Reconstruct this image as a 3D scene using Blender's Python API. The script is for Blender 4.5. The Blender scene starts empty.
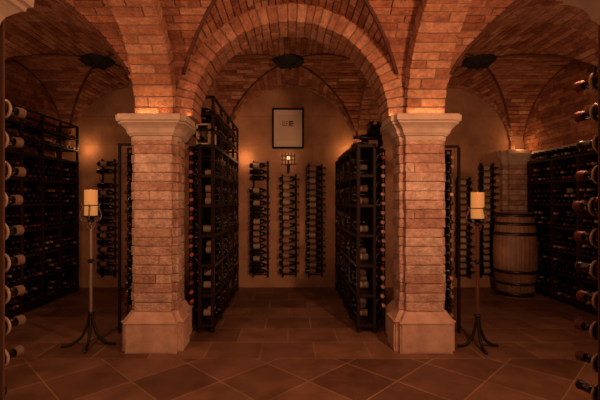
import bpy, bmesh, math, random
from mathutils import Vector, Matrix
random.seed(7)
R = random.random
PI = math.pi
col = bpy.context.scene.collection
def U(a, b): return a + (b - a) * R()

# ---------------------------------------------------------------- materials
def new_mat(name):
    m = bpy.data.materials.new(name); m.use_nodes = True
    nt = m.node_tree
    return m, nt, nt.nodes, nt.links, nt.nodes['Principled BSDF']
def coords(N, L, kind='Object', scale=(1,1,1), rot=(0,0,0), loc=(0,0,0)):
    tc = N.new('ShaderNodeTexCoord'); mp = N.new('ShaderNodeMapping')
    mp.inputs['Scale'].default_value = scale; mp.inputs['Rotation'].default_value = rot; mp.inputs['Location'].default_value = loc
    L.new(tc.outputs[kind], mp.inputs['Vector']); return mp.outputs['Vector']
def noise(N, L, vec, scale, detail=4, rough=.55):
    n = N.new('ShaderNodeTexNoise'); n.inputs['Scale'].default_value = scale
    n.inputs['Detail'].default_value = detail; n.inputs['Roughness'].default_value = rough
    if vec is not None: L.new(vec, n.inputs['Vector'])
    return n.outputs['Fac']
def ramp(N, L, fac, stops):
    r = N.new('ShaderNodeValToRGB'); e = r.color_ramp.elements
    while len(e) < len(stops): e.new(.5)
    for k, (p, c) in enumerate(stops): e[k].position = p; e[k].color = (*c, 1)
    L.new(fac, r.inputs['Fac']); return r.outputs['Color']
def mix(N, L, a, b, fac, mode='MIX'):
    m = N.new('ShaderNodeMix'); m.data_type = 'RGBA'; m.blend_type = mode
    for i, v in ((0, fac), (6, a), (7, b)):
        if hasattr(v, 'node'): L.new(v, m.inputs[i])
        elif i == 0: m.inputs[0].default_value = v
        else: m.inputs[i].default_value = (*v, 1)
    return m.outputs[2]
def bump(N, L, h, B, strength=.5, dist=.01):
    b = N.new('ShaderNodeBump'); b.inputs['Strength'].default_value = strength; b.inputs['Distance'].default_value = dist
    L.new(h, b.inputs['Height']); L.new(b.outputs['Normal'], B.inputs['Normal'])
def plain(name, c, rough=.6, metal=0, var=.25, nscale=30, bstr=.15, spec=.5, emit=None):
    m, nt, N, L, B = new_mat(name)
    v = coords(N, L); f = noise(N, L, v, nscale)
    c2 = tuple(x * (1 - var) for x in c)
    L.new(ramp(N, L, f, [(.3, c2), (.7, c)]), B.inputs['Base Color'])
    B.inputs['Roughness'].default_value = rough; B.inputs['Metallic'].default_value = metal
    B.inputs['Specular IOR Level'].default_value = spec
    if bstr: bump(N, L, f, B, bstr, .004)
    if emit: B.inputs['Emission Color'].default_value = (*emit[0], 1); B.inputs['Emission Strength'].default_value = emit[1]
    return m
def brick_uv(name, c1, c2, mortar, w=.26, h=.068, ms=.006, strength=.8):
    m, nt, N, L, B = new_mat(name)
    v = coords(N, L, 'UV')
    ob = coords(N, L, 'Object')
    wn = N.new('ShaderNodeTexNoise'); wn.inputs['Scale'].default_value = 6; wn.inputs['Detail'].default_value = 2
    L.new(v, wn.inputs['Vector'])
    sc = N.new('ShaderNodeVectorMath'); sc.operation = 'SCALE'; sc.inputs['Scale'].default_value = .02
    L.new(wn.outputs['Color'], sc.inputs[0])
    ad = N.new('ShaderNodeVectorMath'); L.new(v, ad.inputs[0]); L.new(sc.outputs[0], ad.inputs[1])
    b = N.new('ShaderNodeTexBrick'); b.inputs['Scale'].default_value = 1
    b.inputs['Brick Width'].default_value = w; b.inputs['Row Height'].default_value = h
    b.inputs['Mortar Size'].default_value = ms; b.inputs['Mortar Smooth'].default_value = .35; b.inputs['Bias'].default_value = -.1
    b.inputs['Color1'].default_value = (*c1, 1); b.inputs['Color2'].default_value = (*c2, 1); b.inputs['Mortar'].default_value = (*mortar, 1)
    b.offset = .45
    L.new(ad.outputs[0], b.inputs['Vector'])
    n1 = noise(N, L, ob, 9, 5, .65); n2 = noise(N, L, ob, 45, 3, .6)
    c = mix(N, L, b.outputs['Color'], ramp(N, L, n1, [(.3, (.35,.3,.28)), (.65, (1.15,1.1,1.05))]), .75, 'MULTIPLY')
    L.new(c, B.inputs['Base Color']); B.inputs['Roughness'].default_value = .9; B.inputs['Specular IOR Level'].default_value = .2
    iv = N.new('ShaderNodeMath'); iv.operation = 'MULTIPLY_ADD'; iv.inputs[1].default_value = -1.2; iv.inputs[2].default_value = 1
    L.new(b.outputs['Fac'], iv.inputs[0])
    a2 = N.new('ShaderNodeMath'); a2.operation = 'MULTIPLY_ADD'; a2.inputs[1].default_value = .7
    L.new(n2, a2.inputs[0]); L.new(iv.outputs[0], a2.inputs[2])
    a3 = N.new('ShaderNodeMath'); a3.operation = 'MULTIPLY_ADD'; a3.inputs[1].default_value = 1.2
    L.new(n1, a3.inputs[0]); L.new(a2.outputs[0], a3.inputs[2])
    bump(N, L, a3.outputs[0], B, strength, .02)
    return m
def island_brick(name, stops, strength=.5):
    m, nt, N, L, B = new_mat(name)
    g = N.new('ShaderNodeNewGeometry'); ob = coords(N, L, 'Object')
    base = ramp(N, L, g.outputs['Random Per Island'], stops)
    n1 = noise(N, L, ob, 11, 6, .7); n2 = noise(N, L, ob, 60, 3, .6)
    c = mix(N, L, base, ramp(N, L, n1, [(.34, (.5,.42,.38)), (.6, (1.1,1.08,1.05))]), .7, 'MULTIPLY')
    c = mix(N, L, c, ramp(N, L, noise(N, L, ob, 34, 3, .6), [(.36, (.6,.54,.5)), (.6, (1.06,1.06,1.05))]), .5, 'MULTIPLY')
    L.new(c, B.inputs['Base Color']); B.inputs['Roughness'].default_value = .88; B.inputs['Specular IOR Level'].default_value = .2
    a = N.new('ShaderNodeMath'); a.operation = 'MULTIPLY_ADD'; a.inputs[1].default_value = .35
    L.new(n2, a.inputs[0]); L.new(n1, a.inputs[2]); bump(N, L, a.outputs[0], B, strength, .03)
    return m
def stone(name, c, d, scale=5, blocks=None):
    m, nt, N, L, B = new_mat(name)
    ob = coords(N, L, 'Object')
    n1 = noise(N, L, ob, scale, 6, .65); n2 = noise(N, L, ob, 50, 3, .6)
    cc = ramp(N, L, n1, [(.3, d), (.65, c)])
    h = n2
    if blocks:
        b = N.new('ShaderNodeTexBrick'); b.inputs['Scale'].default_value = 1
        b.inputs['Brick Width'].default_value = blocks[0]; b.inputs['Row Height'].default_value = blocks[1]
        b.inputs['Mortar Size'].default_value = .008; b.inputs['Mortar Smooth'].default_value = .6
        b.inputs['Color1'].default_value = (1,1,1,1); b.inputs['Color2'].default_value = (.92,.91,.9,1); b.inputs['Mortar'].default_value = (.84,.82,.8,1)
        v = coords(N, L, 'UV'); L.new(v, b.inputs['Vector'])
        cc = mix(N, L, cc, b.outputs['Color'], 1.0, 'MULTIPLY')
        s = N.new('ShaderNodeMath'); s.operation = 'SUBTRACT'; L.new(n2, s.inputs[0]); L.new(b.outputs['Fac'], s.inputs[1]); h = s.outputs[0]
    L.new(cc, B.inputs['Base Color']); B.inputs['Roughness'].default_value = .85; B.inputs['Specular IOR Level'].default_value = .25
    bump(N, L, h, B, .35, .008)
    return m
def tile_mat(name, w, h, rotz, off, loc):
    m, nt, N, L, B = new_mat(name)
    v = coords(N, L, 'Object', rot=(0,0,rotz), loc=loc); ob = coords(N, L, 'Object')
    b = N.new('ShaderNodeTexBrick'); b.inputs['Scale'].default_value = 1; b.offset = off
    b.inputs['Brick Width'].default_value = w; b.inputs['Row Height'].default_value = h
    b.inputs['Mortar Size'].default_value = .006; b.inputs['Mortar Smooth'].default_value = .1; b.inputs['Bias'].default_value = 0
    b.inputs['Color1'].default_value = (.20,.098,.056,1); b.inputs['Color2'].default_value = (.115,.052,.030,1); b.inputs['Mortar'].default_value = (.26,.15,.09,1)
    L.new(v, b.inputs['Vector'])
    n1 = noise(N, L, ob, 3.2, 6, .62); n2 = noise(N, L, ob, 38, 4, .6)
    c = mix(N, L, b.outputs['Color'], ramp(N, L, n1, [(.3, (.5,.45,.42)), (.65, (1.2,1.15,1.1))]), .8, 'MULTIPLY')
    L.new(c, B.inputs['Base Color'])
    L.new(ramp(N, L, n1, [(.3, (.38,)*3), (.7, (.62,)*3)]), B.inputs['Roughness']); B.inputs['Specular IOR Level'].default_value = .35
    a = N.new('ShaderNodeMath'); a.operation = 'MULTIPLY_ADD'; a.inputs[1].default_value = -1.2
    L.new(b.outputs['Fac'], a.inputs[0])
    a2 = N.new('ShaderNodeMath'); a2.operation = 'MULTIPLY_ADD'; a2.inputs[1].default_value = .35; L.new(n2, a2.inputs[0]); L.new(n1, a2.inputs[2])
    L.new(a2.outputs[0], a.inputs[2]); bump(N, L, a.outputs[0], B, .35, .008)
    return m
M = {}
M['web'] = brick_uv('vault_brick', (.50,.235,.125), (.27,.105,.055), (.42,.25,.155))
M['wallbrick'] = brick_uv('wall_brick', (.40,.18,.10), (.30,.13,.07), (.33,.20,.13))
M['arch'] = island_brick('arch_brick', [(0,(.30,.125,.068)),(.5,(.43,.20,.11)),(1,(.52,.28,.17))], 1.0)
M['vaultbrick'] = island_brick('vault_brick', [(0,(.24,.085,.045)),(.4,(.38,.15,.08)),(.85,(.47,.215,.12)),(1,(.58,.33,.20))], 1.0)
M['rib'] = island_brick('groin_shade', [(0,(.10,.04,.026)),(1,(.14,.055,.035))], .8)  # dark tone carries the shade of the vault creases
M['shaft'] = island_brick('pillar_brick', [(0,(.42,.235,.16)),(.5,(.55,.35,.255)),(1,(.64,.46,.35))], 1.0)
M['mortar'] = plain('mortar', (.22,.13,.085), .95, nscale=40, bstr=.4)
M['shaftmortar'] = plain('pillar_mortar', (.32,.20,.14), .95, nscale=40, bstr=.4)
M['capital'] = stone('carved_stone', (.50,.37,.265), (.38,.27,.19), 6)
M['base'] = stone('base_stone', (.56,.36,.25), (.36,.20,.13), 5)
M['plaster'] = stone('back_wall_stone', (.46,.25,.14), (.25,.125,.07), 2.0, (1.3,.44))
M['floor_front'] = tile_mat('floor_tile_diagonal', .466, .466, PI/4, 0, (.145,.126,0))
M['floor_back'] = tile_mat('floor_tile_courses', .48, .40, 0, .5, (.02,-3.40,0))
M['wood'] = plain('dark_rack_wood', (.022,.010,.007), .6, nscale=25, var=.5, spec=.12)
M['board'] = plain('brown_painted_bar', (.12,.055,.03), .7, spec=.2)
M['iron'] = plain('wrought_iron', (.02,.013,.011), .5, .3, nscale=50, bstr=.3, spec=.25)
M['ironlight'] = plain('tan_wrought_iron', (.22,.15,.11), .42, .6, nscale=50, bstr=.3)  # paler tan tone of the wrought iron
M['palering'] = plain('pale_ring_and_glint', (.50,.34,.23), .5, .1, nscale=50, bstr=.1)  # tone of the near rings and of the highlight arcs on bottle shoulders
M['rustiron'] = plain('rusty_wrought_iron', (.16,.06,.035), .55, .5, nscale=50, bstr=.3)
M['glass'] = plain('dark_bottle_glass', (.006,.004,.003), .16, nscale=5, bstr=0, spec=.35)
M['label_cream'] = plain('cream_paper_label', (.36,.26,.165), .7, nscale=90, var=.25, bstr=0)
M['label_tan'] = plain('tan_paper_label', (.30,.16,.10), .7, nscale=90, var=.35, bstr=0)
M['foil_red'] = plain('red_foil', (.17,.028,.018), .5, .1, bstr=0)
M['foil_dark'] = plain('black_foil', (.03,.015,.012), .35, .2, bstr=0)
M['foil_tan'] = plain('tan_foil', (.33,.185,.095), .55, .1, bstr=0)
M['foil_ochre'] = plain('ochre_foil', (.15,.08,.04), .7, 0, bstr=0)
M['foil_maroon'] = plain('maroon_foil', (.13,.022,.014), .6, 0, bstr=0)
M['foil_rosy'] = plain('brick_red_foil', (.42,.085,.06), .5, .1, bstr=0)
M['foil_pink'] = plain('rose_foil', (.66,.34,.26), .45, .1, bstr=0)
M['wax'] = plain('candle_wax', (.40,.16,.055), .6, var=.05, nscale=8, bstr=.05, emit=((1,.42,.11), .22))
M['flame'] = plain('flame', (1,.7,.3), .5, bstr=0, emit=((1,.66,.32), 1.6))
M['oak'] = plain('barrel_oak', (.24,.115,.058), .6, nscale=6, var=.5)
M['hoop'] = plain('barrel_hoop_iron', (.05,.036,.03), .4, .7, nscale=30)
M['palewood'] = plain('pale_crate_wood', (.62,.42,.25), .6, nscale=20, var=.2)
M['frame'] = plain('black_picture_frame', (.006,.005,.004), .6, bstr=0, spec=.1)
M['mat'] = plain('picture_mount_paper', (.62,.50,.38), .8, var=.03, bstr=0)
M['paper'] = plain('picture_paper', (.56,.44,.31), .8, var=.04, bstr=0)
M['inkred'] = plain('red_ink', (.26,.06,.04), .8, bstr=0)
M['inkdark'] = plain('dark_ink', (.05,.03,.025), .8, bstr=0)
M['vent'] = plain('blackened_iron', (.008,.006,.005), .8, bstr=.2)

# ---------------------------------------------------------------- mesh helpers
def link(name, me, parent=None):
    o = bpy.data.objects.new(name, me); col.objects.link(o)
    if parent: o.parent = parent
    return o
def obj(name, bm, mats, parent=None, smooth=False):
    me = bpy.data.meshes.new(name); bm.normal_update(); bm.to_mesh(me); bm.free()
    for m in (mats if isinstance(mats, (list, tuple)) else [mats]): me.materials.append(m)
    if smooth: me.polygons.foreach_set('use_smooth', [True]*len(me.polygons))
    return link(name, me, parent)
def thing(name, label, cat, loc=(0,0,0), group=None):
    o = bpy.data.objects.new(name, None); col.objects.link(o); o.location = loc
    o.empty_display_size = .1
    return tag(o, label, cat, group)
def tag(o, label, cat, group=None):
    o['label'] = label; o['category'] = cat
    if group: o['group'] = group
    return o
def struct(o): o['kind'] = 'structure'; return o
def box(bm, x0, x1, y0, y1, z0, z1, mi=0, jit=0):
    vs = [bm.verts.new((x+U(-jit,jit), y+U(-jit,jit), z+U(-jit,jit))) for x in (x0,x1) for y in (y0,y1) for z in (z0,z1)]
    fs = []
    for q in ((0,1,3,2),(4,6,7,5),(0,4,5,1),(2,3,7,6),(0,2,6,4),(1,5,7,3)):
        f = bm.faces.new([vs[i] for i in q]); f.material_index = mi; fs.append(f)
    return vs, fs
def hexa(bm, pts, mi=0):
    vs = [bm.verts.new(p) for p in pts]
    for q in ((0,1,3,2),(4,6,7,5),(0,4,5,1),(2,3,7,6),(0,2,6,4),(1,5,7,3)):
        f = bm.faces.new([vs[i] for i in q]); f.material_index = mi
def bevel(bm, off, seg=1):
    bmesh.ops.bevel(bm, geom=bm.edges[:], offset=off, segments=seg, affect='EDGES', profile=.6, clamp_overlap=True)
def lathe(bm, prof, seg=14, mat=None, mi=0, cap=True):
    mat = mat or Matrix.Identity(4); rings = []
    for r, z in prof:
        rings.append([bm.verts.new(mat @ Vector((r*math.cos(2*PI*k/seg), r*math.sin(2*PI*k/seg), z))) for k in range(seg)])
    for a, b in zip(rings, rings[1:]):
        for k in range(seg):
            f = bm.faces.new((a[k], a[(k+1)%seg], b[(k+1)%seg], b[k])); f.material_index = mi; f.smooth = True
    if cap:
        f = bm.faces.new(rings[0][::-1]); f.material_index = mi
        f = bm.faces.new(rings[-1]); f.material_index = mi
def tube(bm, pts, rad, seg=8, mi=0):
    pts = [Vector(p) for p in pts]; n = len(pts); rings = []
    rads = rad if isinstance(rad, (list, tuple)) else [rad]*n
    up = None
    for i, p in enumerate(pts):
        t = (pts[min(i+1,n-1)] - pts[max(i-1,0)]).normalized()
        if up is None: up = t.orthogonal().normalized()
        up = (up - t*up.dot(t)); up = up.normalized() if up.length > 1e-6 else t.orthogonal().normalized()
        s = t.cross(up)
        rings.append([bm.verts.new(p + (up*math.cos(2*PI*k/seg) + s*math.sin(2*PI*k/seg))*rads[i]) for k in range(seg)])
    for a, b in zip(rings, rings[1:]):
        for k in range(seg):
            f = bm.faces.new((a[k], a[(k+1)%seg], b[(k+1)%seg], b[k])); f.smooth = True; f.material_index = mi
    bm.faces.new(rings[0][::-1]).material_index = mi; bm.faces.new(rings[-1]).material_index = mi
def smoothpath(pts, n=6):
    P = [Vector(p) for p in pts]; out = []
    for i in range(len(P)-1):
        p0 = P[max(i-1,0)]; p1 = P[i]; p2 = P[i+1]; p3 = P[min(i+2,len(P)-1)]
        for k in range(n):
            t = k/n
            out.append(.5*((2*p1) + (p2-p0)*t + (2*p0-5*p1+4*p2-p3)*t*t + (3*p1-p0-3*p2+p3)*t**3))
    out.append(P[-1]); return out

# ---------------------------------------------------------------- dimensions
S = 2.10                  # springing (top of the capitals)
RW = 1.03                  # rise of webs
RA = .79                  # rise of arch intrados
YF, YB = 3.60, 3.955      # row of arches, front and back plane
YC = 3.79                 # pillar centre
YW = 6.17                 # back wall
HX = 1.035                # web half span in x
XL, XR = -3.50, 3.62
def ell(t, a, r): return (a*math.cos(t), r*math.sin(t))

# ---------------------------------------------------------------- floor
def quad_floor(name, x0, x1, y0, y1, m):
    bm = bmesh.new(); box(bm, x0, x1, y0, y1, -.06, 0); return struct(obj(name, bm, m))
quad_floor('floor', -4.6, 4.6, -3.0, 3.40, M['floor_front'])
quad_floor('floor', -4.6, 4.6, 3.40, 6.6, M['floor_back'])

# ---------------------------------------------------------------- walls
def wall_panel(name, a, b, z0, z1, thick, m, parent=None):
    """vertical wall slab from a to b (xy), thickness to the left side of a->b, UV in metres"""
    bm = bmesh.new(); uvl = bm.loops.layers.uv.new('UVMap')
    A = Vector((*a, 0)); B_ = Vector((*b, 0)); d = (B_-A).normalized(); n = Vector((-d.y, d.x, 0))*thick; Ln = (B_-A).length
    def V(u, w, z): return A + d*u + n*w + Vector((0,0,z))
    def q(pts, uvs):
        f = bm.faces.new([bm.verts.new(p) for p in pts])
        for l, uv in zip(f.loops, uvs): l[uvl].uv = uv
    for w in (0, 1): q([V(0,w,z0),V(Ln,w,z0),V(Ln,w,z1),V(0,w,z1)], [(0,z0),(Ln,z0),(Ln,z1),(0,z1)])
    for z in (z0, z1): q([V(0,0,z),V(Ln,0,z),V(Ln,1,z),V(0,1,z)], [(0,0),(Ln,0),(Ln,.1),(0,.1)])
    for u in (0, Ln): q([V(u,0,z0),V(u,1,z0),V(u,1,z1),V(u,0,z1)], [(0,z0),(.1,z0),(.1,z1),(0,z1)])
    bmesh.ops.remove_doubles(bm, verts=bm.verts[:], dist=1e-5)
    bmesh.ops.recalc_face_normals(bm, faces=bm.faces[:])
    return struct(obj(name, bm, m))
wall_panel('wall_back', (-4.2, YW), (4.2, YW), 0, 3.45, .2, M['plaster'])
wall_panel('wall_left', (XL, -2), (XL, YW), 0, 3.45, .2, M['wallbrick'])
# right wall: niche below the springing, lunette wall above it, soffit between
wall_panel('wall_right', (3.92, YW), (3.92, -2), 0, 2.06, .2, M['plaster'])
wall_panel('wall_right', (XR, YW), (XR, -2), 2.06, 3.45, .5, M['wallbrick'])

def brick_facing(name, x, side, z0, z1, ya, yb):
    bm = bmesh.new(); z = z0; r = 0
    while z < z1:
        h = U(.058,.068); y = ya-U(0,.25)
        while y < yb:
            l = U(.20,.29); o = U(.006,.016)
            a, b = max(y, ya), min(y+l, yb)
            if b-a > .03: box(bm, *sorted((x, x-side*o)), a+.004, b-.004, z+.0035, z+h-.0035, jit=.0015)
            y += l
        z += h
    bevel(bm, .003)
    return struct(obj(name, bm, M['vaultbrick']))
brick_facing('wall_right', XR, 1, 2.07, 3.2, 1.3, YW)
brick_facing('wall_left', XL, -1, 1.85, 3.2, 1.3, YW)
# ---------------------------------------------------------------- vault webs
def webs(name, xc, a_minus, a_plus, yc, b, y0, y1, wallx=None):
    bm = bmesh.new(); uvl = bm.loops.layers.uv.new('UVMap')
    n, m = 28, 10
    a = HX
    T = [PI*k/n for k in range(n+1)]
    SS = [-math.cos(t) for t in T]           # parameter -1..1, dense near the springing
    Z = [S + RW*math.sin(t) for t in T]
    def arcs(half):
        o = [0]
        for i in range(n): o.append(o[-1] + math.hypot((SS[i+1]-SS[i])*half, Z[i+1]-Z[i]))
        return o
    bk = bmesh.new()
    def surf(axis, half, sgn, t, w, off):
        # point on the barrel: t angle (0..PI), w position along the barrel axis, off inwards
        s_, z_ = -half*math.cos(t), RW*math.sin(t)
        nx, nz = s_/half**2, z_/RW**2; l = math.hypot(nx, nz); s_ -= nx/l*off; z_ -= nz/l*off
        return (xc+s_, w, S+z_) if axis == 'x' else (w, yc+s_, S+z_)
    def lay(axis, half, other, sgn, wc, lim):
        M_ = 240; ac = [0]; pr = (-half, 0)
        for k in range(1, M_+1):
            t = PI*k/M_; q = (-half*math.cos(t), RW*math.sin(t)); ac.append(ac[-1]+math.hypot(q[0]-pr[0], q[1]-pr[1])); pr = q
        def at(L0):
            import bisect
            k = min(max(bisect.bisect(ac, L0)-1, 0), M_-1); return PI*(k+(L0-ac[k])/(ac[k+1]-ac[k]))/M_
        nc = int(ac[-1]/.064); hh = ac[-1]/nc; g = .0055
        for i in range(nc):
            t0, t1 = at(i*hh+g), at((i+1)*hh-g)
            g0, g1 = other*abs(math.cos(t0)), other*abs(math.cos(t1))
            if axis == 'y':
                ymid = yc-half*math.cos((t0+t1)/2)
                if ymid < y0+.01 or ymid > y1-.01: continue
            if min(g0, g1) >= lim-.01: continue
            st = min(g0, g1); w = st; first = True
            tgt = st + U(.08,.28)
            while w < lim-.005:
                e = min(tgt, lim)
                if lim-e < .07: e = lim
                o = U(.008,.017); pts = []
                for t, gg in ((t0, g0), (t1, g1)):
                    a_ = max(w+(0 if first else g), gg) ; b_ = max(e-(g if e < lim else 0), gg+.001)
                    for ww in (a_, b_):
                        for off in (-.02, o+U(-.002,.002)): pts.append(surf(axis, half, sgn, t, wc+sgn*ww, off))
                hexa(bk, pts)
                first = False; w = e; tgt = e + U(.20,.29)
    def face(pts, uvs):
        f = bm.faces.new([bm.verts.new(p) for p in pts]); f.smooth = True
        for l, uv in zip(f.loops, uvs): l[uvl].uv = uv
    # cells whose profile runs along x (front and back cells)
    for sgn, yedge in ((-1, y0), (1, y1)):
        av = arcs(a); lim = abs(yedge-yc)
        for i in range(n):
            for k in range(m):
                pts, uvs = [], []
                for (ii, kk) in ((i,k),(i+1,k),(i+1,k+1),(i,k+1)):
                    s = SS[ii]; g = min(b*abs(s), lim); d = g + (lim-g)*kk/m
                    pts.append((xc+a*s, yc+sgn*d, Z[ii])); uvs.append((yc+sgn*d, av[ii]))
                if (Vector(pts[0])-Vector(pts[3])).length < 1e-4 and (Vector(pts[1])-Vector(pts[2])).length < 1e-4: continue
                face(pts, uvs)
    # cells whose profile runs along y (left and right cells)
    av = arcs(b)
    for sgn, ext in ((-1, a_minus), (1, a_plus)):
        for i in range(n):
            ya, yb = yc+b*SS[i], yc+b*SS[i+1]
            if yb < y0-.02 or ya > y1+.02: continue
            for k in range(m):
                pts, uvs = [], []
                for (ii, kk) in ((i,k),(i+1,k),(i+1,k+1),(i,k+1)):
                    s = SS[ii]; g = min(a*abs(s), ext); d = g + (ext-g)*kk/m
                    y = min(max(yc+b*s, y0), y1)
                    pts.append((xc+sgn*d, y, Z[ii])); uvs.append((xc+sgn*d, av[ii]))
                if (Vector(pts[0])-Vector(pts[3])).length < 1e-4 and (Vector(pts[1])-Vector(pts[2])).length < 1e-4: continue
                face(pts, uvs)
    bmesh.ops.remove_doubles(bm, verts=bm.verts[:], dist=1e-4)
    bmesh.ops.dissolve_degenerate(bm, edges=bm.edges[:], dist=1e-5)
    bmesh.ops.recalc_face_normals(bm, faces=bm.faces[:])
    for sgn, yedge in ((-1, y0), (1, y1)): lay('x', a, b, sgn, yc, abs(yedge-yc))
    for sgn, ext in ((-1, a_minus), (1, a_plus)): lay('y', b, a, sgn, xc, ext)
    bmesh.ops.recalc_face_normals(bk, faces=bk.faces[:])
    bevel(bk, .003)
    # narrow dark ribs along the groins, the crease shade put into their colour
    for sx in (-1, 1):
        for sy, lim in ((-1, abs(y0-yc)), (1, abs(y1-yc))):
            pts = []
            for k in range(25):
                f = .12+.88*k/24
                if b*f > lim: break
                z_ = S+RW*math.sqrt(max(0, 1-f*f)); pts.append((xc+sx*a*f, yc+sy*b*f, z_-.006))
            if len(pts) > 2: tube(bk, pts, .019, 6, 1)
    if wallx is not None:  # dark tube drawn for the shadow line where vault meets wall
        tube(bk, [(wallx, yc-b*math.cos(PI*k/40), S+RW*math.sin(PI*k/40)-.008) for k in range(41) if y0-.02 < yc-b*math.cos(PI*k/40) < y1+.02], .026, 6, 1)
    tmp = bpy.data.meshes.new('bricks'); bk.to_mesh(tmp); bk.free()
    for f in bm.faces: f.material_index = 2
    bm.from_mesh(tmp); bpy.data.meshes.remove(tmp)
    return struct(obj(name, bm, [M['vaultbrick'], M['rib'], M['mortar']]))  # the rib slot holds the dark tone for the crease shade
BAYS = [(-2.4, 1.10, HX), (0, HX, HX), (2.4, HX, 1.22)]
for xc, am, ap in BAYS:
    webs('ceiling', xc, am, ap, 5.06, 1.14, YB-.03, YW+.01, {-2.4: XL+.004, 2.4: XR-.004}.get(xc))
for xc, am, ap in BAYS:
    webs('ceiling', xc, am, ap, 2.46, 1.22, 1.25, YF+.03)

# ---------------------------------------------------------------- arches made of laid bricks
def arch(name, label, axis, c, half, rise, w0, w1, z0=S, thick=.17, nb=36, rows=2, span=(0, PI)):
    """axis 'x': spans in x around c, bricks from y=w0..w1 ; axis 'y': spans in y"""
    bm = bmesh.new()
    g = .005
    # equal arc division
    N = 400; acc = [0]; P = [ell(span[0]+(span[1]-span[0])*k/N, half, rise) for k in range(N+1)]
    for k in range(N): acc.append(acc[-1]+math.hypot(P[k+1][0]-P[k][0], P[k+1][1]-P[k][1]))
    def at(f):
        L_ = f*acc[-1]; k = 0
        lo, hi = 0, N
        while hi-lo > 1:
            mid = (lo+hi)//2
            if acc[mid] <= L_: lo = mid
            else: hi = mid
        return span[0]+(span[1]-span[0])*(lo + (L_-acc[lo])/max(1e-9, acc[hi]-acc[lo]))/N
    def W(u, w, z):
        return (c+u, w, z0+z) if axis == 'x' else (w, c+u, z0+z)
    def pt(t, off):
        x, z = ell(t, half, rise); nx, nz = x/half**2, z/rise**2; l = math.hypot(nx, nz)
        return (x+nx/l*off, z+nz/l*off)
    cuts = [0]; 
    for k in range(nb): cuts.append(cuts[-1]+U(.82,1.18))
    cuts = [q/cuts[-1] for q in cuts]
    for k in range(nb):
        t0, t1 = at(min(cuts[k]+g/acc[-1], 1)), at(max(cuts[k+1]-g/acc[-1], 0))
        if rows == 1: ws = [w0, w1]
        else:
            wd = w1-w0
            ws = [w0, w0+wd*(U(.3,.38) if k % 2 else U(.6,.7)), w1]
            if R() < .25: ws = [w0, w1]
        for wa, wb in zip(ws, ws[1:]):
            o = U(-.008, .004); ja = U(-.004, .002) if wa == w0 else g; jb = U(-.002, .004) if wb == w1 else -g
            wa2, wb2 = wa+ja, wb+jb
            pts = []
            for t in (t0, t1):
                for w in (wa2, wb2):
                    for off in (o+U(-.002,.002), thick):
                        u, z = pt(t, off); pts.append(W(u, w, z))
            hexa(bm, pts)
    bevel(bm, .004)
    n0 = 40
    for k in range(n0):
        t0 = span[0]+(span[1]-span[0])*k/n0; t1 = span[0]+(span[1]-span[0])*(k+1)/n0
        pts = []
        for t in (t0, t1):
            for w in (w0+.009, w1-.009):
                for off in (.007, thick-.004):
                    u, z = pt(t, off); pts.append(W(u, w, z))
        hexa(bm, pts, 1)
    bmesh.ops.recalc_face_normals(bm, faces=bm.faces[:])
    o = obj(name, bm, [M['arch'], M['mortar']])
    return tag(o, label, 'arch')
arch('brick_arch', 'round brick arch over the central aisle, between the two brick pillars', 'x', 0, .885, .86, YF, YB)
arch('brick_arch', 'round brick arch from the left pillar towards the left wall', 'x', -2.4, 1.022, 1.016, YF, YB, nb=46, thick=.06)
arch('brick_arch', 'round brick arch from the right pillar towards the right wall', 'x', 2.4, 1.022, 1.016, YF, YB, nb=46, thick=.06)
for sx, nm in ((-1, 'left'), (1, 'right')):
    arch('brick_arch', f'broad brick arch rising from the {nm} pillar towards the viewer', 'y', 2.445, 1.09, .87, sx*1.2-.168, sx*1.2+.168, nb=38)
    arch('brick_arch', f'brick arch from the {nm} pillar back over the racks to the rear wall', 'y', 5.06, 1.0, .86, sx*1.2-.165, sx*1.2+.165, nb=36)
# ring of thin bricks where the vault meets the rear wall
for xc, nm in ((-2.4, 'left'), (0, 'middle'), (2.4, 'right')):
    arch('wall_arch', f'thin brick rib edging the vault on the rear wall, {nm} bay', 'x', xc, .985, .985, YW-.055, YW+.02, thick=.06, nb=40, rows=1)

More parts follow.
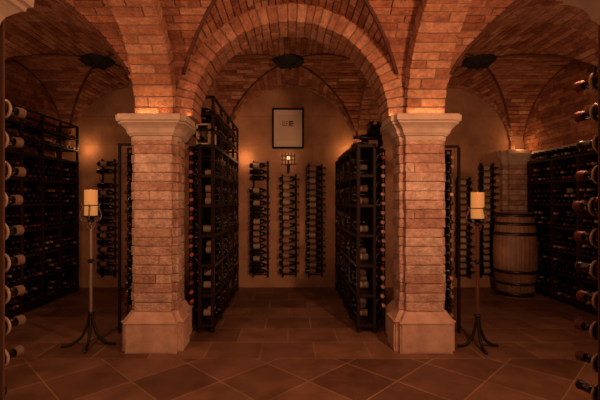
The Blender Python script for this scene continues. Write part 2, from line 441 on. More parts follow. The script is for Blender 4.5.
# ---------------------------------------------------------------- pillars
def expand_loft(bm, rects, prof, mi=0):
    """each rect (x0,x1,y0,y1) lofted through (z, offset)"""
    for (x0,x1,y0,y1) in rects:
        rings = []
        for z, o in prof:
            rings.append([bm.verts.new(p) for p in ((x0-o,y0-o,z),(x1+o,y0-o,z),(x1+o,y1+o,z),(x0-o,y1+o,z))])
        for a, b in zip(rings, rings[1:]):
            for k in range(4): bm.faces.new((a[k], a[(k+1)%4], b[(k+1)%4], b[k])).material_index = mi
        bm.faces.new(rings[0][::-1]); bm.faces.new(rings[-1])
CAP = [(1.885,.000),(1.922,.002),(1.928,.016),(1.940,.020),(1.946,.028),(1.965,.032),(1.988,.042),(2.006,.058),(2.020,.072),(2.026,.084),(2.042,.086),(2.048,.100),(2.097,.104),(2.102,.098)]
def pillar(xc, yc, label, hw=.210, pil=.168, proj=.058, near=False):
    t = thing('brick_pillar', label, 'pillar', (xc, yc, 0))
    x0, x1 = -hw, hw
    y0, y1 = -.165, -.04
    rects = [(x0,x1,y0,y1), (-pil,pil,y0-proj,.223)]
    bm = bmesh.new()
    expand_loft(bm, rects, [(0,.058),(.012,.062),(.258,.062),(.262,.069),(.272,.067),(.274,.052),(.335,.012),(.352,0)])
    bmesh.ops.bevel(bm, geom=[e for e in bm.edges if abs(e.verts[0].co.z-e.verts[1].co.z) > .1], offset=.014, segments=2, affect='EDGES')
    bmesh.ops.recalc_face_normals(bm, faces=bm.faces[:])
    obj('base', bm, M['base'], t)
    bm = bmesh.new(); z = .352; n = 19; h = (1.928-.352)/n
    for k in range(n):
        za, zb = z+k*h+.0015, z+(k+1)*h-.0015
        dx = U(-.006,.006); e = U(-.007,.007)
        box(bm, x0+e, x1+e+U(-.004,.004), y0+U(-.003,.003), y1, za, zb, jit=.0025)
        if R() < .1:
            s = U(-.09, .09)
            box(bm, -pil+U(-.004,.006), s-.003, y0-proj+U(-.003,.004), y0, za, zb, jit=.0025)
            box(bm, s+.003, pil+U(-.006,.004), y0-proj+U(-.003,.004), y0, za, zb, jit=.0025)
        else: box(bm, -pil+U(-.004,.006), pil+U(-.006,.004), y0-proj+U(-.003,.004), y0, za, zb, jit=.0025)
        box(bm, -pil+U(-.004,.006), pil, y1, .223, za, zb, jit=.0025)
    bevel(bm, .010, 2)
    expand_loft(bm, [(x0+.013,x1-.013,y0+.013,y1-.01), (-pil+.012,pil-.012,y0-proj+.012,.211)], [(.345,0),(1.89,0)], 1)
    bmesh.ops.recalc_face_normals(bm, faces=bm.faces[:])
    obj('shaft', bm, [M['shaft'], M['shaftmortar']], t)
    bm = bmesh.new(); expand_loft(bm, rects, CAP)
    bmesh.ops.recalc_face_normals(bm, faces=bm.faces[:])
    obj('capital', bm, M['capital'], t)
    return t
pillar(-1.225, YC, 'brick pillar with stone capital left of the central aisle')
pillar(1.2, YC, 'brick pillar with stone capital right of the central aisle')
pillar(-1.2, 1.13, 'near brick pillar at the left picture edge, behind the bottle necks')
pillar(1.2, 1.08, 'near brick pillar at the right picture edge, behind red-capped bottles')
# corner pilaster behind the barrel
def pilaster(xc, w, label):
    t = thing('wall_pilaster', label, 'pilaster', (xc, YW, 0))
    bm = bmesh.new()
    for k in range(24):
        za = .02+k*.078; e = U(-.004,.004)
        box(bm, -w+e, w+e, -.10, 0, za+.003, za+.075, jit=.002)
        box(bm, -w*.62+e, w*.62, -.16, -.1, za+.003, za+.075, jit=.002)
    bevel(bm, .006)
    expand_loft(bm, [(-w+.012,w-.012,-.09,-.001),(-w*.62+.012,w*.62-.012,-.15,-.001)], [(0,0),(1.9,0)], 1)
    bmesh.ops.recalc_face_normals(bm, faces=bm.faces[:])
    obj('shaft', bm, [M['shaft'], M['mortar']], t)
    bm = bmesh.new(); expand_loft(bm, [(-w,w,-.10,-.06),(-w*.62,w*.62,-.16,-.11)], [(a, b*.45) for a, b in CAP])
    bmesh.ops.recalc_face_normals(bm, faces=bm.faces[:])
    obj('capital', bm, M['capital'], t)
pilaster(3.42, .19, 'brick wall pilaster with stone capital behind the oak barrel')
bm = bmesh.new(); box(bm, XR-.02, 3.92, 4.2, YW-.17, 2.03, 2.07); bevel(bm, .006)
o = obj('trim_1', bm, M['capital']); struct(o)

# dark iron bosses at the vault crowns
for xc, nm in ((-2.4,'left'),(0,'middle'),(2.4,'right')):
    t = thing('ceiling_boss', f'dark round iron boss at the crown of the {nm} rear vault', 'ceiling boss', (xc-.02, 5.03, S+RW-.02), 'vault bosses')
    bm = bmesh.new(); lathe(bm, [(.05,-.075),(.11,-.068),(.16,-.045),(.195,-.015),(.20,.03)], 18); obj('plate', bm, M['vent'], t)
    bm = bmesh.new()
    for k in range(6):
        a = k*PI/3+.3; tube(bm, [(.03*math.cos(a),.03*math.sin(a),-.085),(.12*math.cos(a),.12*math.sin(a),-.075),(.215*math.cos(a),.215*math.sin(a),-.005)], [.012,.014,.006], 6)
    obj('spokes', bm, M['vent'], t)

# ---------------------------------------------------------------- bottles
BODY = [(.030,0),(.0365,.004),(.0375,.012),(.0375,.180),(.036,.196),(.030,.214),(.020,.232),(.0150,.245),(.0142,.290)]
FOIL = [(.0150,.232+.012),(.0152,.262),(.0150,.292),(.0168,.293),(.0168,.300),(.012,.302)]
def bottle_meshes():
    bm = bmesh.new(); lathe(bm, BODY, 16)
    me = bpy.data.meshes.new('bottle_glass'); bm.to_mesh(me); bm.free(); me.materials.append(M['glass'])
    foils, labs = {}, {}
    for k in ('red','dark','tan','pink','maroon','ochre','rosy'):
        bm = bmesh.new(); lathe(bm, FOIL, 14); f = bpy.data.meshes.new('capsule_'+k); bm.to_mesh(f); bm.free(); f.materials.append(M['foil_'+k]); foils[k] = f
    for k in ('cream','tan'):
        bm = bmesh.new(); seg = 18; rings = []
        for z in (.055, .15):
            rings.append([bm.verts.new((.0381*math.cos(a), .0381*math.sin(a), z)) for a in [-2.4+4.8*i/seg for i in range(seg+1)]])
        for i in range(seg): bm.faces.new((rings[0][i],rings[0][i+1],rings[1][i+1],rings[1][i])).smooth = True
        f = bpy.data.meshes.new('label_'+k); bm.to_mesh(f); bm.free(); f.materials.append(M['label_'+k]); labs[k] = f
    return me, foils, labs
G_, F_, L_ = bottle_meshes()
for k_ in ('ochre', 'maroon'):
    bm = bmesh.new(); lathe(bm, [(.0150,.274),(.0172,.276),(.0172,.292),(.0182,.293),(.0180,.301),(.013,.304)], 16); bm.to_mesh(F_[k_]); bm.free()
WORDS = ['topmost','second','third','fourth','fifth','sixth','seventh','eighth','ninth','tenth','eleventh','twelfth','thirteenth','fourteenth','fifteenth','sixteenth','seventeenth','eighteenth','nineteenth','twentieth','twenty-first','twenty-second']
def ordn(k): return ('topmost' if k == 0 else WORDS[k]+' from the top')
COUNT = [0]
def bottle(base, d, foil, lab, label, group, roll=None):
    """base point (centre of the bottom), direction the neck points"""
    d = Vector(d).normalized()
    q = d.to_track_quat('Z', 'Y')
    if roll is None:  # turn the label towards the camera
        cam = Vector((0,0,1.35)) - Vector(base); l = q.inverted() @ cam; roll = math.atan2(l.y, l.x) + U(-.25,.25)
    o = link('wine_bottle', G_); o.location = base; o.rotation_mode = 'QUATERNION'
    o.rotation_quaternion = q @ Matrix.Rotation(roll, 3, 'Z').to_quaternion()
    tag(o, label, 'bottle', group)
    link('capsule', F_[foil], o)
    if lab: link('label', L_[lab], o)
    COUNT[0] += 1
    return o

# iron racks with bottles lying level along the wall
def wall_rack(x0, x1, ztop, zbot, n, name, where, foils, labs, flip=False, skip=(), dark=()):
    w = x1-x0; y = YW-.07
    t = thing('wall_bottle_rack', f'iron rack of level bottles on the rear wall, {where}', 'wine rack', ((x0+x1)/2, YW, 0), 'iron racks on the rear wall')
    pa, pb = -w/2+.07, w/2-.07
    for px in (pa, pb):
        bm = bmesh.new()
        tube(bm, [(px,-.012,zbot-.10),(px,-.012,ztop+.07)], .015, 8)
        tube(bm, smoothpath([(px,-.012,ztop+.06),(px,-.03,ztop+.075),(px,-.055,ztop+.07),(px,-.06,ztop+.045)],4), .008, 6)
        tube(bm, smoothpath([(px,-.012,zbot-.08),(px,-.03,zbot-.10),(px,-.06,zbot-.09),(px,-.065,zbot-.06)],4), .008, 6)
        obj('post', bm, M['iron'], t)
    bm = bmesh.new(); box(bm, pa, pb, -.022, -.012, zbot-.075, zbot-.060); obj('crossbar', bm, M['iron'], t)
    bm = bmesh.new(); box(bm, pa, pb, -.022, -.012, ztop+.035, ztop+.048); obj('crossbar', bm, M['iron'], t)
    for k in range(n):
        z = ztop-(ztop-zbot)*k/(n-1)
        for px, rr in ((pa,.043),(pb,.03)):
            bm = bmesh.new()
            tube(bm, [(px, -.075+rr*math.sin(a), z-.002-rr*math.cos(a)) for a in [ -1.7+3.4*i/8 for i in range(9)]], .0055, 5)
            obj('cradle', bm, M['iron'], t)
    for k in range(n):
        if k in skip: continue
        z = ztop-(ztop-zbot)*k/(n-1); s = -1 if flip else 1
        bx = (x0+.02 if s > 0 else x1-.02)+U(-.008,.008)
        lab = random.choice(labs)
        if k in dark: lab = None
        bottle((bx, y-.007, z), (s, 0, 0), random.choice(foils), lab, f'bottle in the {name}, {ordn(k)}', f'bottles in the {name}')
wall_rack(-.63, -.27, 1.875, .27, 18, 'left one of three racks under the framed print', 'left of the iron sconce', ['dark','dark','red'], ['cream','tan','cream',None], skip=(3,), dark=(1,2))
wall_rack(-.18, .16, 1.67, .27, 13, 'middle rack under the iron sconce', 'directly under the iron sconce', ['dark','red','dark'], ['tan','tan','cream'])
wall_rack(.22, .56, 1.83, .27, 18, 'right one of three racks under the framed print', 'right of the iron sconce', ['dark','red','dark'], ['tan','cream','tan'])
wall_rack(-2.95, -2.62, 1.90, .27, 16, 'rack behind the left candle stand', 'behind the left candle stand', ['dark','dark','tan'], ['tan',None,None], skip=(2,))
wall_rack(2.50, 2.83, 1.62, .25, 15, 'rack just left of the right candle', 'just left of the right candle', ['dark','tan'], ['cream','cream','tan'])
wall_rack(2.86, 3.19, 1.84, .27, 17, 'rack between right candle and barrel', 'between the right candle and the barrel', ['tan','dark','pink'], ['cream','cream','tan'])

# columns of bottles, necks to the viewer, beside the far pillars
NAMES = {'rosy': 'brick-red', 'pink': 'rose'}
def column(xc, side, n, ztop, pitch, label, name, foils, outer):
    t = thing('column_rack', label, 'wine rack', (xc, 4.15, 0), 'one-bottle-wide racks beside the pillars')
    xs = (-.052, .052)
    for px in xs:
        for py in (.0, .13):
            bm = bmesh.new(); box(bm, px-.006, px+.006, py-.011, py+.011, 0, ztop+.07); bevel(bm, .002); obj('post', bm, M['wood'], t)
    for py in (.0, .13):
        bm = bmesh.new(); box(bm, -.061, .061, py-.011, py+.011, ztop+.07, ztop+.09); obj('top_bar', bm, M['wood'], t)
    if outer:
        bm = bmesh.new(); px = side*.10; box(bm, px-.012, px+.012, -.10, -.076, 0, ztop+.10); obj('post', bm, M['wood'], t)
        bm = bmesh.new(); a, b = sorted((px, -side*.061)); box(bm, a-.012, b, -.10, -.076, ztop+.10, ztop+.125); obj('top_bar', bm, M['wood'], t)
    for k in range(n):
        z = ztop-k*pitch
        for ra in (-.005, .12):
            bm = bmesh.new(); box(bm, -.043, .043, ra, ra+.010, z-.050, z-.043); obj('rail', bm, M['wood'], t)
        bm = bmesh.new(); tube(bm, [((.0365*math.cos(a)), -.028, z+.0365*math.sin(a)) for a in [(-2.2 if side < 0 else 1.9)+3.4*i/11 for i in range(12)]], .0052, 5)
        obj('shoulder_glint', bm, M['palering'], t)  # pale arc modelled as the highlight on the bottle shoulder
        fo = random.choice(foils)
        ob_ = bottle((xc+U(-.006,.006), 4.31+U(-.006,.01), z+U(-.003,.003)), (0,-1,-.015), fo, None,
               f'{NAMES.get(fo, fo) if fo!="dark" else "black"}-capped bottle, {name}, {ordn(k)}', f'bottles in the {name}')
        ob_.scale = (1.1,)*3
column(-.988, -1, 17, 1.82, .0925, 'narrow rack of one bottle column at right edge of the left pillar', 'column at right edge of left pillar', ['rosy','rosy','red'], False)
column(.93, 1, 17, 1.78, .0925, 'narrow rack of one bottle column at left edge of the right pillar', 'column at left edge of right pillar', ['pink','pink','rosy'], False)
column(-1.63, -1, 17, 1.80, .0925, 'narrow framed rack of one bottle column left of the left pillar', 'column left of left pillar', ['dark','dark','red'], True)
column(1.615, 1, 18, 1.78, .0925, 'narrow framed rack of one bottle column right of the right pillar', 'column right of right pillar', ['tan','pink','dark'], True)

# big timber racks with cubbies
STUFF = []      # leftover bottles: (base, dir, foil index)
TIERS = [.07, .375, .68, .985, 1.29, 1.595, 1.90]
def big_rack(name, label, xf, side, depth, ys, upper=None, front_narrow=None, tiers=TIERS):
    """xf: plane of the aisle face, side +1 when that face looks to +x"""
    t = thing('cubby_rack', label, 'wine rack', (xf, ys[0], 0))
    y0 = ys[0]
    def bx(nm, xa, xb, ya, yb, za, zb, m=M['wood']):
        xa, xb = sorted((xa*-side, xb*-side)); bm = bmesh.new(); box(bm, xa, xb, ya-y0, yb-y0, za, zb); bevel(bm, .003); return obj(nm, bm, m, t)
    H = tiers[-1]
    for i, y in enumerate(ys):
        bx('post', 0, .035, y-.02, y+.02, 0, H+.025)
        if not (front_narrow and i == 0):
            bx('post', depth-.03, depth, y-.02, y+.02, 0, H+.025)
            bx('divider', .035, depth-.03, y-.008, y+.008, .05, H)
        else: bx('post', front_narrow-.03, front_narrow, y-.02, y+.02, 0, H+.025)
    for z in tiers:
        for i in range(len(ys)-1):
            ya, yb = ys[i]+.02, ys[i+1]-.02
            d = depth
            if front_narrow and i == 0:
                bx('shelf', .0, front_narrow, ya-.02, 4.33, z-.008, z+.010)
                ya = 4.33
            bx('shelf', .004, d, ya, yb+.0, z-.008, z+.010)
        bx('face_rail', -.006, .012, ys[0]-.02, ys[-1]+.02, z-.018, z+.018)
        if front_narrow: bx('face_rail', 0, front_narrow, ys[0]-.026, ys[0]-.012, z-.016, z+.016)
        else: bx('face_rail', 0, depth, ys[0]-.026, ys[0]-.012, z-.016, z+.016)
    if upper:
        hu, dep = upper
        for i, y in enumerate(ys):
            for xx in (0, dep-.03): bx('upper_post', xx, xx+.03, y-.015, y+.015, H+.02, H+hu)
        for z in (H+hu*.33, H+hu*.66, H+hu):
            bx('upper_rail', 0, .025, ys[0]-.015, ys[-1]+.015, z-.012, z+.012)
            bx('upper_rail', dep-.025, dep, ys[0]-.015, ys[-1]+.015, z-.012, z+.012)
            for y in (ys[0], ys[-1]): bx('upper_rail', 0, dep, y-.015, y+.015, z-.012, z+.012)
    return t
def fill(xf, side, ys, tiers, individual, neck_in, where, start_y=None, nrow=2, foils=('dark','dark','dark','red')):
    num = 0
    for ti in range(len(tiers)-1):
        for i in range(len(ys)-1):
            ya = ys[i]+.026+.038; yb = ys[i+1]-.026-.038
            if i == 0 and start_y: ya = start_y
            n = max(1, int((yb-ya)/.082)+1); pitch = (yb-ya)/max(1,n-1) if n > 1 else 0
            for r in range(nrow):
                cnt = n-1 if r == 1 else n
                for k in range(cnt):
                    if r >= 1 and R() < .22: continue
                    y = ya + pitch*(k + (.5 if r == 1 else 0)); z = tiers[ti]+.010+.0385+r*.068
                    jx = U(-.012,.012)
                    if neck_in: base = (xf-side*(.012)+jx, y, z); d = (-side, 0, 0)
                    else: base = (xf-side*.30+jx, y, z); d = (side, 0, 0)
                    if individual(ti, i, r, k):
                        num += 1
                        lab = random.choice(['cream','tan','cream',None])
                        tl = WORDS[len(tiers)-2-ti] if len(tiers)-2-ti else 'top'
                        cub = ['nearest','second nearest','third nearest','farthest'][min(i,3)]
                        lbl = f'bottle in {where}, {tl} tier, {cub} cubby, {"upper" if r else "lower"} {["first","second","third","fourth","fifth"][k]}'
                        bottle(base, d, random.choice(foils), lab, lbl, f'bottles lying in {where}')
                    else: STUFF.append((base, d, random.choice((1,2,2,2,2,2,3))))
YA = [4.08, 4.56, 5.04, 5.52, 5.98]
big_rack('a', 'tall dark timber wine rack along the left side of the central aisle', -.77, 1, .34, YA, upper=(.50,.30), front_narrow=.165)
big_rack('b', 'tall dark timber wine rack along the right side of the central aisle', .68, -1, .34, YA, front_narrow=.195)
fill(-.77, 1, YA, TIERS, lambda t,i,r,k: i == 0 and k == 0 and r < 2, True, 'rack left of aisle', 4.375, 3)
fill(.68, -1, YA, TIERS, lambda t,i,r,k: i == 0 and k == 0 and r < 2, True, 'rack right of aisle', 4.375, 3)
YLw = [3.42, 3.82, 4.22, 4.62, 5.02, 5.42, 5.80, 6.0]
YLw = [3.9, 4.3, 4.7, 5.1, 5.5, 5.93]
big_rack('l', 'dark timber wine rack filling the left wall', -3.14, 1, .34, YLw, upper=(.53,.32))
fill(-3.14, 1, YLw, TIERS, lambda t,i,r,k: i == 1 and r == 0 and k < 2 or (i == 2 and r == 0 and k in (0,2)), False, 'left wall rack', None, 3)
YRw = [3.9, 4.42, 4.93, 5.43, 5.93]
big_rack('r', 'dark timber wine rack filling the right wall beside the barrel', 3.54, -1, .34, YRw)
fill(3.54, -1, YRw, TIERS, lambda t,i,r,k: i == 1 and r == 0 and k < 2 or (i == 2 and r == 0 and k in (0,2)), False, 'right wall rack', None, 3)
# bottles lying on top of the racks
H = 1.91
for k in range(11):
    y = 4.5+k*.125
    bottle((3.54+.30, y, H+.0385), (-1,U(-.15,.15),0), random.choice(['dark','red','tan']), None, f'bottle lying on top of the right wall rack, {WORDS[k] if k else "first"} from the front', 'bottles on top of the right wall rack')
    STUFF.append(((3.54+.30, y+.06, H+.0385+.072), (-1,U(-.1,.1),0), 2))
for zz in (H+.17, H+.34):
    for k in range(16):
        if R() < .85: STUFF.append(((-3.14-.31, 4.35+k*.1, zz+.03), (1,U(-.05,.05),0), random.choice((1,2,3))))
        if R() < .8: STUFF.append(((-.77-.30, 4.2+k*.108, zz+.03), (1,U(-.05,.05),0), random.choice((1,2,2))))
for k in range(12):
    y = 4.55+k*.115
    if R() < .9: STUFF.append(((.68+.31, y, H+.04), (-1,U(-.1,.1),0), random.choice((1,2,3))))
for k, (x, y, z, d) in enumerate([(1.0,4.24,H+.04,(-1,.05,0)),(1.0,4.33,H+.04,(-1,-.05,0)),(1.0,4.285,H+.108,(-1,.02,0)),(1.0,4.44,H+.04,(-1,0,0))]):
    bottle((x-.02,y,z), d, 'dark', ['tan','cream',None,None][k], ['dark bottle lying at the front on top of the right aisle rack','second bottle from front on top of the right aisle rack','bottle stacked over two others on the right aisle rack','bottle behind the stacked pile on top of right aisle rack'][k], 'bottles on top of the right aisle rack')
# leftover bottles: one uncountable mass
bm = bmesh.new()
SB = [(.034,0),(.0375,.01),(.0375,.185),(.030,.214),(.0150,.245),(.0145,.25)]; SF = [(.0155,.245),(.0155,.29),(.0165,.30)]
for base, d, f in STUFF:
    mt = Matrix.Translation(base) @ Vector(d).normalized().to_track_quat('Z','Y').to_matrix().to_4x4()
    lathe(bm, SB, 10, mt, 0, True); lathe(bm, SF, 8, mt, f, True)
    if R() < .5: lathe(bm, [(.0379,.06),(.0379,.145)], 10, mt, 4 if R() < .6 else 5, False)
o = obj('wine_bottle', bm, [M['glass'], M['foil_red'], M['foil_dark'], M['foil_tan'], M['label_cream'], M['label_tan']])
tag(o, 'mass of dark bottles filling the deep cubbies of the timber racks', 'bottles'); o['kind'] = 'stuff'

# crates on the aisle racks
def crate(loc, sx, sy, sz, m, label):
    t = thing('wine_crate', label, 'crate', loc); th = .014
    for nm, b in (('bottom',(-sx,sx,-sy,sy,0,th)),('side_panel',(-sx,-sx+th,-sy,sy,th,sz)),('side_panel',(sx-th*3.4,sx,-sy,sy,th,sz)),('end_panel',(-sx+th,sx-th*3.4,sy-th,sy,th,sz)),('lid',(-sx,sx,-sy,sy,sz,sz+th))):
        bm = bmesh.new(); box(bm, *b); bevel(bm, .002); obj(nm, bm, m, t)
    return t
crate((-.885,4.235,H+.015), .085, .11, .20, M['palewood'], 'pale wooden wine crate, open to the front, on the left aisle rack')
bottle((-.93, 4.33, H+.07), (0,-1,0), 'tan', 'cream', 'tan-capped bottle inside the pale crate on left aisle rack', None)
crate((.90,4.30,H+.165), .062, .08, .09, M['wood'], 'small dark wooden box above the bottle pile on right aisle rack')
bottle((.90-.03, 4.37, H+.225), (0,-1,0), 'tan', None, 'bottle inside the small dark box on the right aisle rack', None)
STAY = bmesh.new(); box(STAY, .84, .97, 4.24, 4.36, H+.15, H+.163); bevel(STAY, .002)
tag(obj('wooden_board', STAY, M['wood']), 'thin dark board under the small box on the bottle pile', 'board')

# ---------------------------------------------------------------- near racks with bottles pointing away
def near_rack(side, xt, ytips, foils, label, nm):
    Yt = 1.63
    t = thing('wall_bottle_rack', label, 'wine rack', (xt, Yt, 0))
    s = side
    bm = bmesh.new(); px_ = (-1.042 if s < 0 else 1.125)-xt; box(bm, px_-.010, px_+.010, -.19, -.18, .40, 2.02); bevel(bm, .002); obj('flat_bar', bm, M['board'], t)
    for (dx, dy) in ((s*.060, -.10), (s*.055, -.255)):
        bm = bmesh.new(); tube(bm, [(dx,dy,.50),(dx,dy,1.90)], .009, 8)
        obj('post', bm, M['ironlight'], t)
        for (z, sg) in ((1.835, 1), (.60, 1)):
            bm = bmesh.new()
            tube(bm, smoothpath([(dx,dy,z+.02),(dx-s*.015,dy+.005,z-.012),(dx-s*.045,dy+.01,z-.012),(dx-s*.06,dy+.012,z+.012),(dx-s*.055,dy+.012,z+.028)],5), [.007]*16+[.006,.006,.007,.009,.010], 7)
            obj('scroll', bm, M['iron'], t)
    for k, yp in enumerate(ytips):
        z = 1.35-(yp-199)/400*Yt
        d = Vector((-s*.24, .97, 0)); tip = Vector((xt+U(-.004,.004), Yt+U(-.01,.01), z)); base = tip-d*.345
        for f, rr in ((.262,.033),(.08,.048)):
            bm = bmesh.new(); cpt = tip-d*.345+d*f-Vector((xt, Yt, 0)); sd = Vector((d.y,-d.x,0))
            tube(bm, [cpt+sd*rr*math.sin(a)-Vector((0,0,rr*math.cos(a))) for a in [-(1.6 if f < .1 else 2.9)+(3.2 if f < .1 else 5.8)*i/16 for i in range(17)]], .004 if f < .1 else .0065, 6)
            obj('cradle', bm, M['iron'] if f < .1 else M['palering'], t)
        ob_ = bottle(base, d, foils[k % len(foils)], None, f'{"tan" if s<0 else "dark red"}-capped bottle at the {nm} picture edge, {ordn(k)}', f'bottles at the {nm} picture edge')
        ob_.scale = (1.15,)*3
near_rack(-1, -1.098, [112,142,171,199,229,259,289,319,349], ['ochre'], 'iron bottle rack on the near pillar at the left picture edge', 'left')
near_rack(1, 1.175, [86,116,145,175,205,235,265,294,323,353,383], ['maroon','maroon','dark','maroon'], 'iron bottle rack on the near pillar at the right picture edge', 'right')

# ---------------------------------------------------------------- candle stands
def candle_stand(x, y, mshaft, miron, label, clabel, legs=(PI*1.03,-.25,-PI/2+.25), lr=1, ctop=1.43, crad=.057, cen=0):
    t = thing('candle_stand', label, 'candle stand', (x, y, 0))
    h0, h1 = .20, ctop-.29
    bm = bmesh.new(); box(bm, -.014, .014, -.014, .014, h0, h1); 
    bmesh.ops.rotate(bm, verts=bm.verts[:], cent=(0,0,0), matrix=Matrix.Rotation(.5, 3, 'Z')); bevel(bm, .004)
    obj('pole', bm, mshaft, t)
    for z in (.285, .78, h1-.01):
        bm = bmesh.new(); lathe(bm, [(.014,z-.022),(.026,z-.012),(.030,z),(.026,z+.012),(.014,z+.022)], 12); obj('collar', bm, miron, t)
    for a in legs:
        c, s = math.cos(a), math.sin(a); bm = bmesh.new()
        tube(bm, smoothpath([(c*q*lr, s*q*lr, z) for q, z in ((.012,.27),(.03,.18),(.08,.075),(.16,.022),(.225,.014),(.24,.020))],5), [.0135]*20+[.014,.014,.015,.015,.013,.011], 8)
        obj('leg', bm, miron, t)
    zb = ctop-.25
    bm = bmesh.new(); lathe(bm, [(.012,zb-.05),(.03,zb-.03),(.055,zb-.012),(.068,zb-.010),(.070,zb)], 20); obj('drip_pan', bm, miron, t)
    bm = bmesh.new(); zr = ctop-.155
    tube(bm, [(.066*math.cos(2*PI*k/24), .066*math.sin(2*PI*k/24), zr) for k in range(25)], .0045, 6); obj('ring', bm, miron, t)
    for a in (PI, PI*.32, -PI*.4):
        c, s = math.cos(a), math.sin(a); bm = bmesh.new()
        tube(bm, smoothpath([(c*r, s*r, zb+z) for r, z in ((.012,-.085),(.035,-.055),(.085,-.040),(.105,-.005),(.095,.035),(.078,.075),(.082,.10),(.092,.105))],5), .0085, 7)
        tube(bm, smoothpath([(c*r, s*r, zb+z) for r, z in ((.014,-.12),(.035,-.10),(.04,-.07),(.022,-.055))],4), .006, 6)
        obj('prong', bm, mshaft, t)
    cd = thing('pillar_candle', clabel, 'candle', (x, y, zb)); 
    bm = bmesh.new(); lathe(bm, [(crad-.002,.0),(crad,.004),(crad,.236),(crad-.004,.24),(crad-.012,.238),(crad-.016,.222),(.004,.220)], 26); obj('wax', bm, M['wax'], cd)
    bm = bmesh.new(); lathe(bm, [(.0016,.218),(.0016,.229)], 6); obj('wick', bm, M['inkdark'], cd)
    bm = bmesh.new(); lathe(bm, [(.001,.228),(.003,.231),(.0025,.236),(.0006,.243)], 8); obj('flame', bm, M['flame'], cd)
    return zb
candle_stand(-1.866, 3.75, M['ironlight'], M['iron'], 'tall wrought-iron candle stand on three legs left of the left pillar', 'cream pillar candle on the left iron stand', (PI+.42,-.12,-PI/2+.25), 1, 1.455)
candle_stand(1.725, 3.68, M['rustiron'], M['iron'], 'tall wrought-iron candle stand on three legs right of the right pillar', 'cream pillar candle on the right iron stand', (PI*1.03,.0,-PI/2-.05), .78, 1.43)

# ---------------------------------------------------------------- barrel
t = thing('oak_barrel', 'upright oak wine barrel with dark iron hoops beside the right wall rack', 'barrel', (3.19, 5.68, 0))
HB = 1.17
def br(z): u = (z/HB*2-1); return .228+.052*(1-u*u)
bm = bmesh.new(); seg = 28; NZ = 18
for k in range(seg):
    a0 = 2*PI*k/seg+.006; a1 = 2*PI*(k+1)/seg-.006; prev = None
    for i in range(NZ+1):
        z = HB*i/NZ; r = br(z); p = []
        for a in (a0, (a0+a1)/2, a1):
            rr = r*(1.004 if a not in (a0,a1) else .994); p.append(bm.verts.new((rr*math.cos(a), rr*math.sin(a), z)))
        q0 = bm.verts.new(((r-.03)*math.cos(a0), (r-.03)*math.sin(a0), z)); q1 = bm.verts.new(((r-.03)*math.cos(a1), (r-.03)*math.sin(a1), z))
        ring = [p[0],p[1],p[2],q1,q0]
        if prev:
            for j in range(5): bm.faces.new((prev[j],prev[(j+1)%5],ring[(j+1)%5],ring[j]))
        else: bm.faces.new(ring)
        prev = ring
    bm.faces.new(prev)
bmesh.ops.recalc_face_normals(bm, faces=bm.faces[:])
obj('staves', bm, M['oak'], t)
bm = bmesh.new(); lathe(bm, [(br(HB)-.028, HB-.05),(br(HB)-.028, HB-.03)], 28); obj('head', bm, M['oak'], t)
for z, hh in ((HB-.03,.05),(HB-.15,.04),(HB-.29,.045),(.36,.045),(.20,.04),(.05,.06)):
    bm = bmesh.new(); lathe(bm, [(br(z-hh/2)-.002,z-hh/2),(br(z-hh/2)+.006,z-hh/2),(br(z+hh/2)+.006,z+hh/2),(br(z+hh/2)-.002,z+hh/2)], 32, cap=False); obj('hoop', bm, M['hoop'], t)

# ---------------------------------------------------------------- framed print
t = thing('framed_print', 'black framed print with small red and black marks above the iron sconce', 'picture', (-.03, YW, 1.35))
fx, z0, z1 = .245, .79, 1.415
for b in ((-fx,fx,z1-.028,z1),(-fx,fx,z0,z0+.028),(-fx,-fx+.028,z0+.028,z1-.028),(fx-.028,fx,z0+.028,z1-.028)):
    bm = bmesh.new(); box(bm, b[0], b[1], -.03, -.003, b[2], b[3]); bevel(bm, .003); obj('frame_bar', bm, M['frame'], t)
bm = bmesh.new(); box(bm, -fx+.02, fx-.02, -.014, -.006, z0+.02, z1-.02); obj('mount', bm, M['mat'], t)
bm = bmesh.new(); box(bm, -fx+.09, fx-.09, -.0165, -.014, z0+.12, z1-.10); pr = obj('sheet', bm, M['paper'], t)
bm = bmesh.new()
zc = 1.175
for b in ((-.085,-.075,0,.075),(-.085,-.045,0,.010),(-.062,-.052,.02,.075),(-.035,-.025,0,.075),(-.025,.0,.06,.07),(-.025,-.005,.03,.04),(-.04,.0,-.004,.004)):
    box(bm, b[0], b[1], -.018, -.0165, zc+b[2]-.035, zc+b[3]-.035)
obj('red_mark', bm, M['inkred'], pr)
bm = bmesh.new()
for b in ((.012,.03,0,.08),(.034,.05,0,.08),(.05,.085,.062,.08),(.055,.085,.03,.05),(.055,.08,0,.016)):
    box(bm, b[0], b[1], -.018, -.0165, zc+b[2]-.038, zc+b[3]-.038)
obj('black_mark', bm, M['inkdark'], pr)

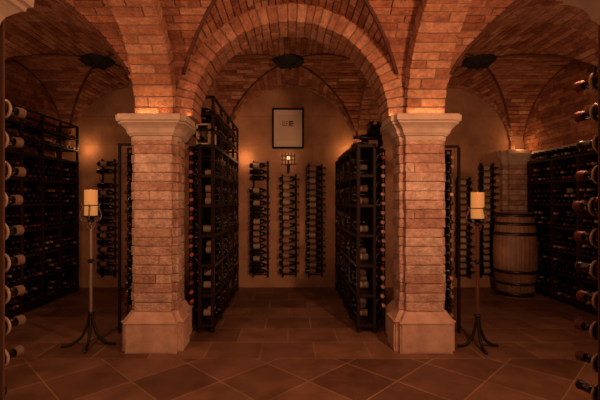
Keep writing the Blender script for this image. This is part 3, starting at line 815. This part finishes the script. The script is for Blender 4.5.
# ---------------------------------------------------------------- sconce
t = thing('wall_sconce', 'small iron lattice sconce with a lit flame under the framed print', 'wall lamp', (-.025, YW, 1.35))
bm = bmesh.new()
for k in range(5):
    x = -.092+.046*k; tube(bm, [(x,-.13,.515+(.02 if k in (0,4) else 0)),(x,-.13,.72-(.0 if k%2 else .015))], .0055, 6)
for z in (.54,.605,.665): tube(bm, [(-.115,-.132,z),(.115,-.132,z)], .0065, 6)
obj('lattice', bm, M['iron'], t)
bm = bmesh.new(); tube(bm, [(-.115,-.13,.54),(-.115,-.002,.56)], .006, 6); tube(bm, [(.115,-.13,.54),(.115,-.002,.56)], .006, 6); tube(bm, smoothpath([(0,-.002,.44),(0,-.05,.42),(0,-.085,.45)],4), .012, 7); obj('bracket', bm, M['iron'], t)
bm = bmesh.new(); lathe(bm, [(.006,.40),(.020,.43),(.026,.50),(.028,.545),(.012,.555),(.010,.60)], 14, Matrix.Translation((0,-.085,0))); obj('holder', bm, M['iron'], t)
bm = bmesh.new(); lathe(bm, [(.004,.602),(.018,.62),(.021,.64),(.014,.665),(.002,.69)], 12, Matrix.Translation((0,-.085,0))); obj('flame', bm, M['flame'], t)

# ---------------------------------------------------------------- lights
def light(kind, loc, e, color=(1,.52,.24), size=.05, rot=None, sizey=None, spot=None, blend=.5):
    d = bpy.data.lights.new('lamp_or_fill_light', kind); d.energy = e; d.color = color
    if kind == 'AREA':
        d.size = size
        if sizey: d.shape = 'RECTANGLE'; d.size_y = sizey
    else: d.shadow_soft_size = size
    if kind == 'SPOT': d.spot_size = spot; d.spot_blend = blend
    o = bpy.data.objects.new('lamp_or_fill_light', d); col.objects.link(o); o.location = loc
    if rot: o.rotation_euler = rot
    return o
WARM = (1,.47,.19)
K = 1.0
# small uplights standing on the capitals
for sx in (-1, 1):
    light('AREA', (sx*1.2, YC-.285, S+.012), .22*K, WARM, .28, (PI,0,0), .03)
    light('AREA', (sx*1.2-sx*.29, YC-.12, S+.012), .14*K, WARM, .03, (PI,0,0), .2)
    light('AREA', (sx*1.2+sx*.29, YC-.12, S+.012), .14*K, WARM, .03, (PI,0,0), .2)
    light('POINT', (sx*1.2, 1.60, S+.10), 2.5*K, WARM, .12)
    light('POINT', (sx*1.2+sx*.4, 1.60, S+.10), 3.5*K, WARM, .12)
# rear wall uplights and sconce
light('POINT', (-.69, 6.04, 2.0), 1.3*K, WARM, .04)
light('POINT', (.92, 6.0, 2.08), 1.9*K, WARM, .04)
light('POINT', (-3.1, 6.02, 2.12), 1.2*K, WARM, .04)
light('POINT', (3.42, 5.95, 2.16), 1.2*K, WARM, .04)
light('AREA', (3.72, 5.2, 2.085), 2.6*K, WARM, .1, (PI,0,0), 1.5)
light('POINT', (-.025, YW-.075, 2.005), .6*K, (1,.62,.34), .02)
for x, y in ((-1.866,3.75),(1.725,3.68)): light('POINT', (x, y, 1.50), .3*K, (1,.55,.25), .02)
# lamps beside the near pillars, followed by added fill panels
FC = (1,.475,.265)
def aim(loc, to): return (Vector(to)-Vector(loc)).to_track_quat('-Z','Y').to_euler()
for loc, to, e in (((1.42,1.62,2.22),(-.1,3.9,.9),26),((-2.0,2.25,2.22),(-1.0,3.9,1.1),9)):
    light('AREA', loc, e*K, FC, .16, aim(loc, to))
light('AREA', (.6, -1.2, 2.2), 7*K, FC, 1.2, (math.radians(78),0,math.radians(-4)))  # broad frontal fill added behind the viewer
light('AREA', (.9, -.8, .5), 22*K, FC, 1.8, (math.radians(118),0,0))  # low fill panel added to lift the vaults and soffits
light('AREA', (0, 2.3, 2.95), 5*K, FC, .5, (math.radians(20),0,0))  # overhead fill added to brighten the bottle columns
# added fill panels near the floor, brightening the rear vaults from below
for xc, e in ((-2.3,2.4),(0,3.2),(2.3,4)): light('AREA', (xc, 4.9, .35), e*K, FC, .9, (PI,0,0))

w = bpy.data.worlds.new('cellar_dark'); bpy.context.scene.world = w; w.use_nodes = True
w.node_tree.nodes['Background'].inputs[0].default_value = (.05,.02,.01,1); w.node_tree.nodes['Background'].inputs[1].default_value = .05

# ---------------------------------------------------------------- camera
cd = bpy.data.cameras.new('camera'); cam = bpy.data.objects.new('camera', cd); col.objects.link(cam)
cam.location = (0,0,1.35); cam.rotation_euler = (PI/2, 0, 0); cd.shift_x = 10/600; cd.lens = 24; cd.sensor_width = 36; cd.clip_start = .02
sc = bpy.context.scene; sc.camera = cam
vs = sc.view_settings; vs.view_transform = 'Standard'; vs.look = 'None'; vs.gamma = 1; vs.use_curve_mapping = False; vs.exposure = 0.72
print('individual bottles', COUNT[0], 'stuff', len(STUFF))
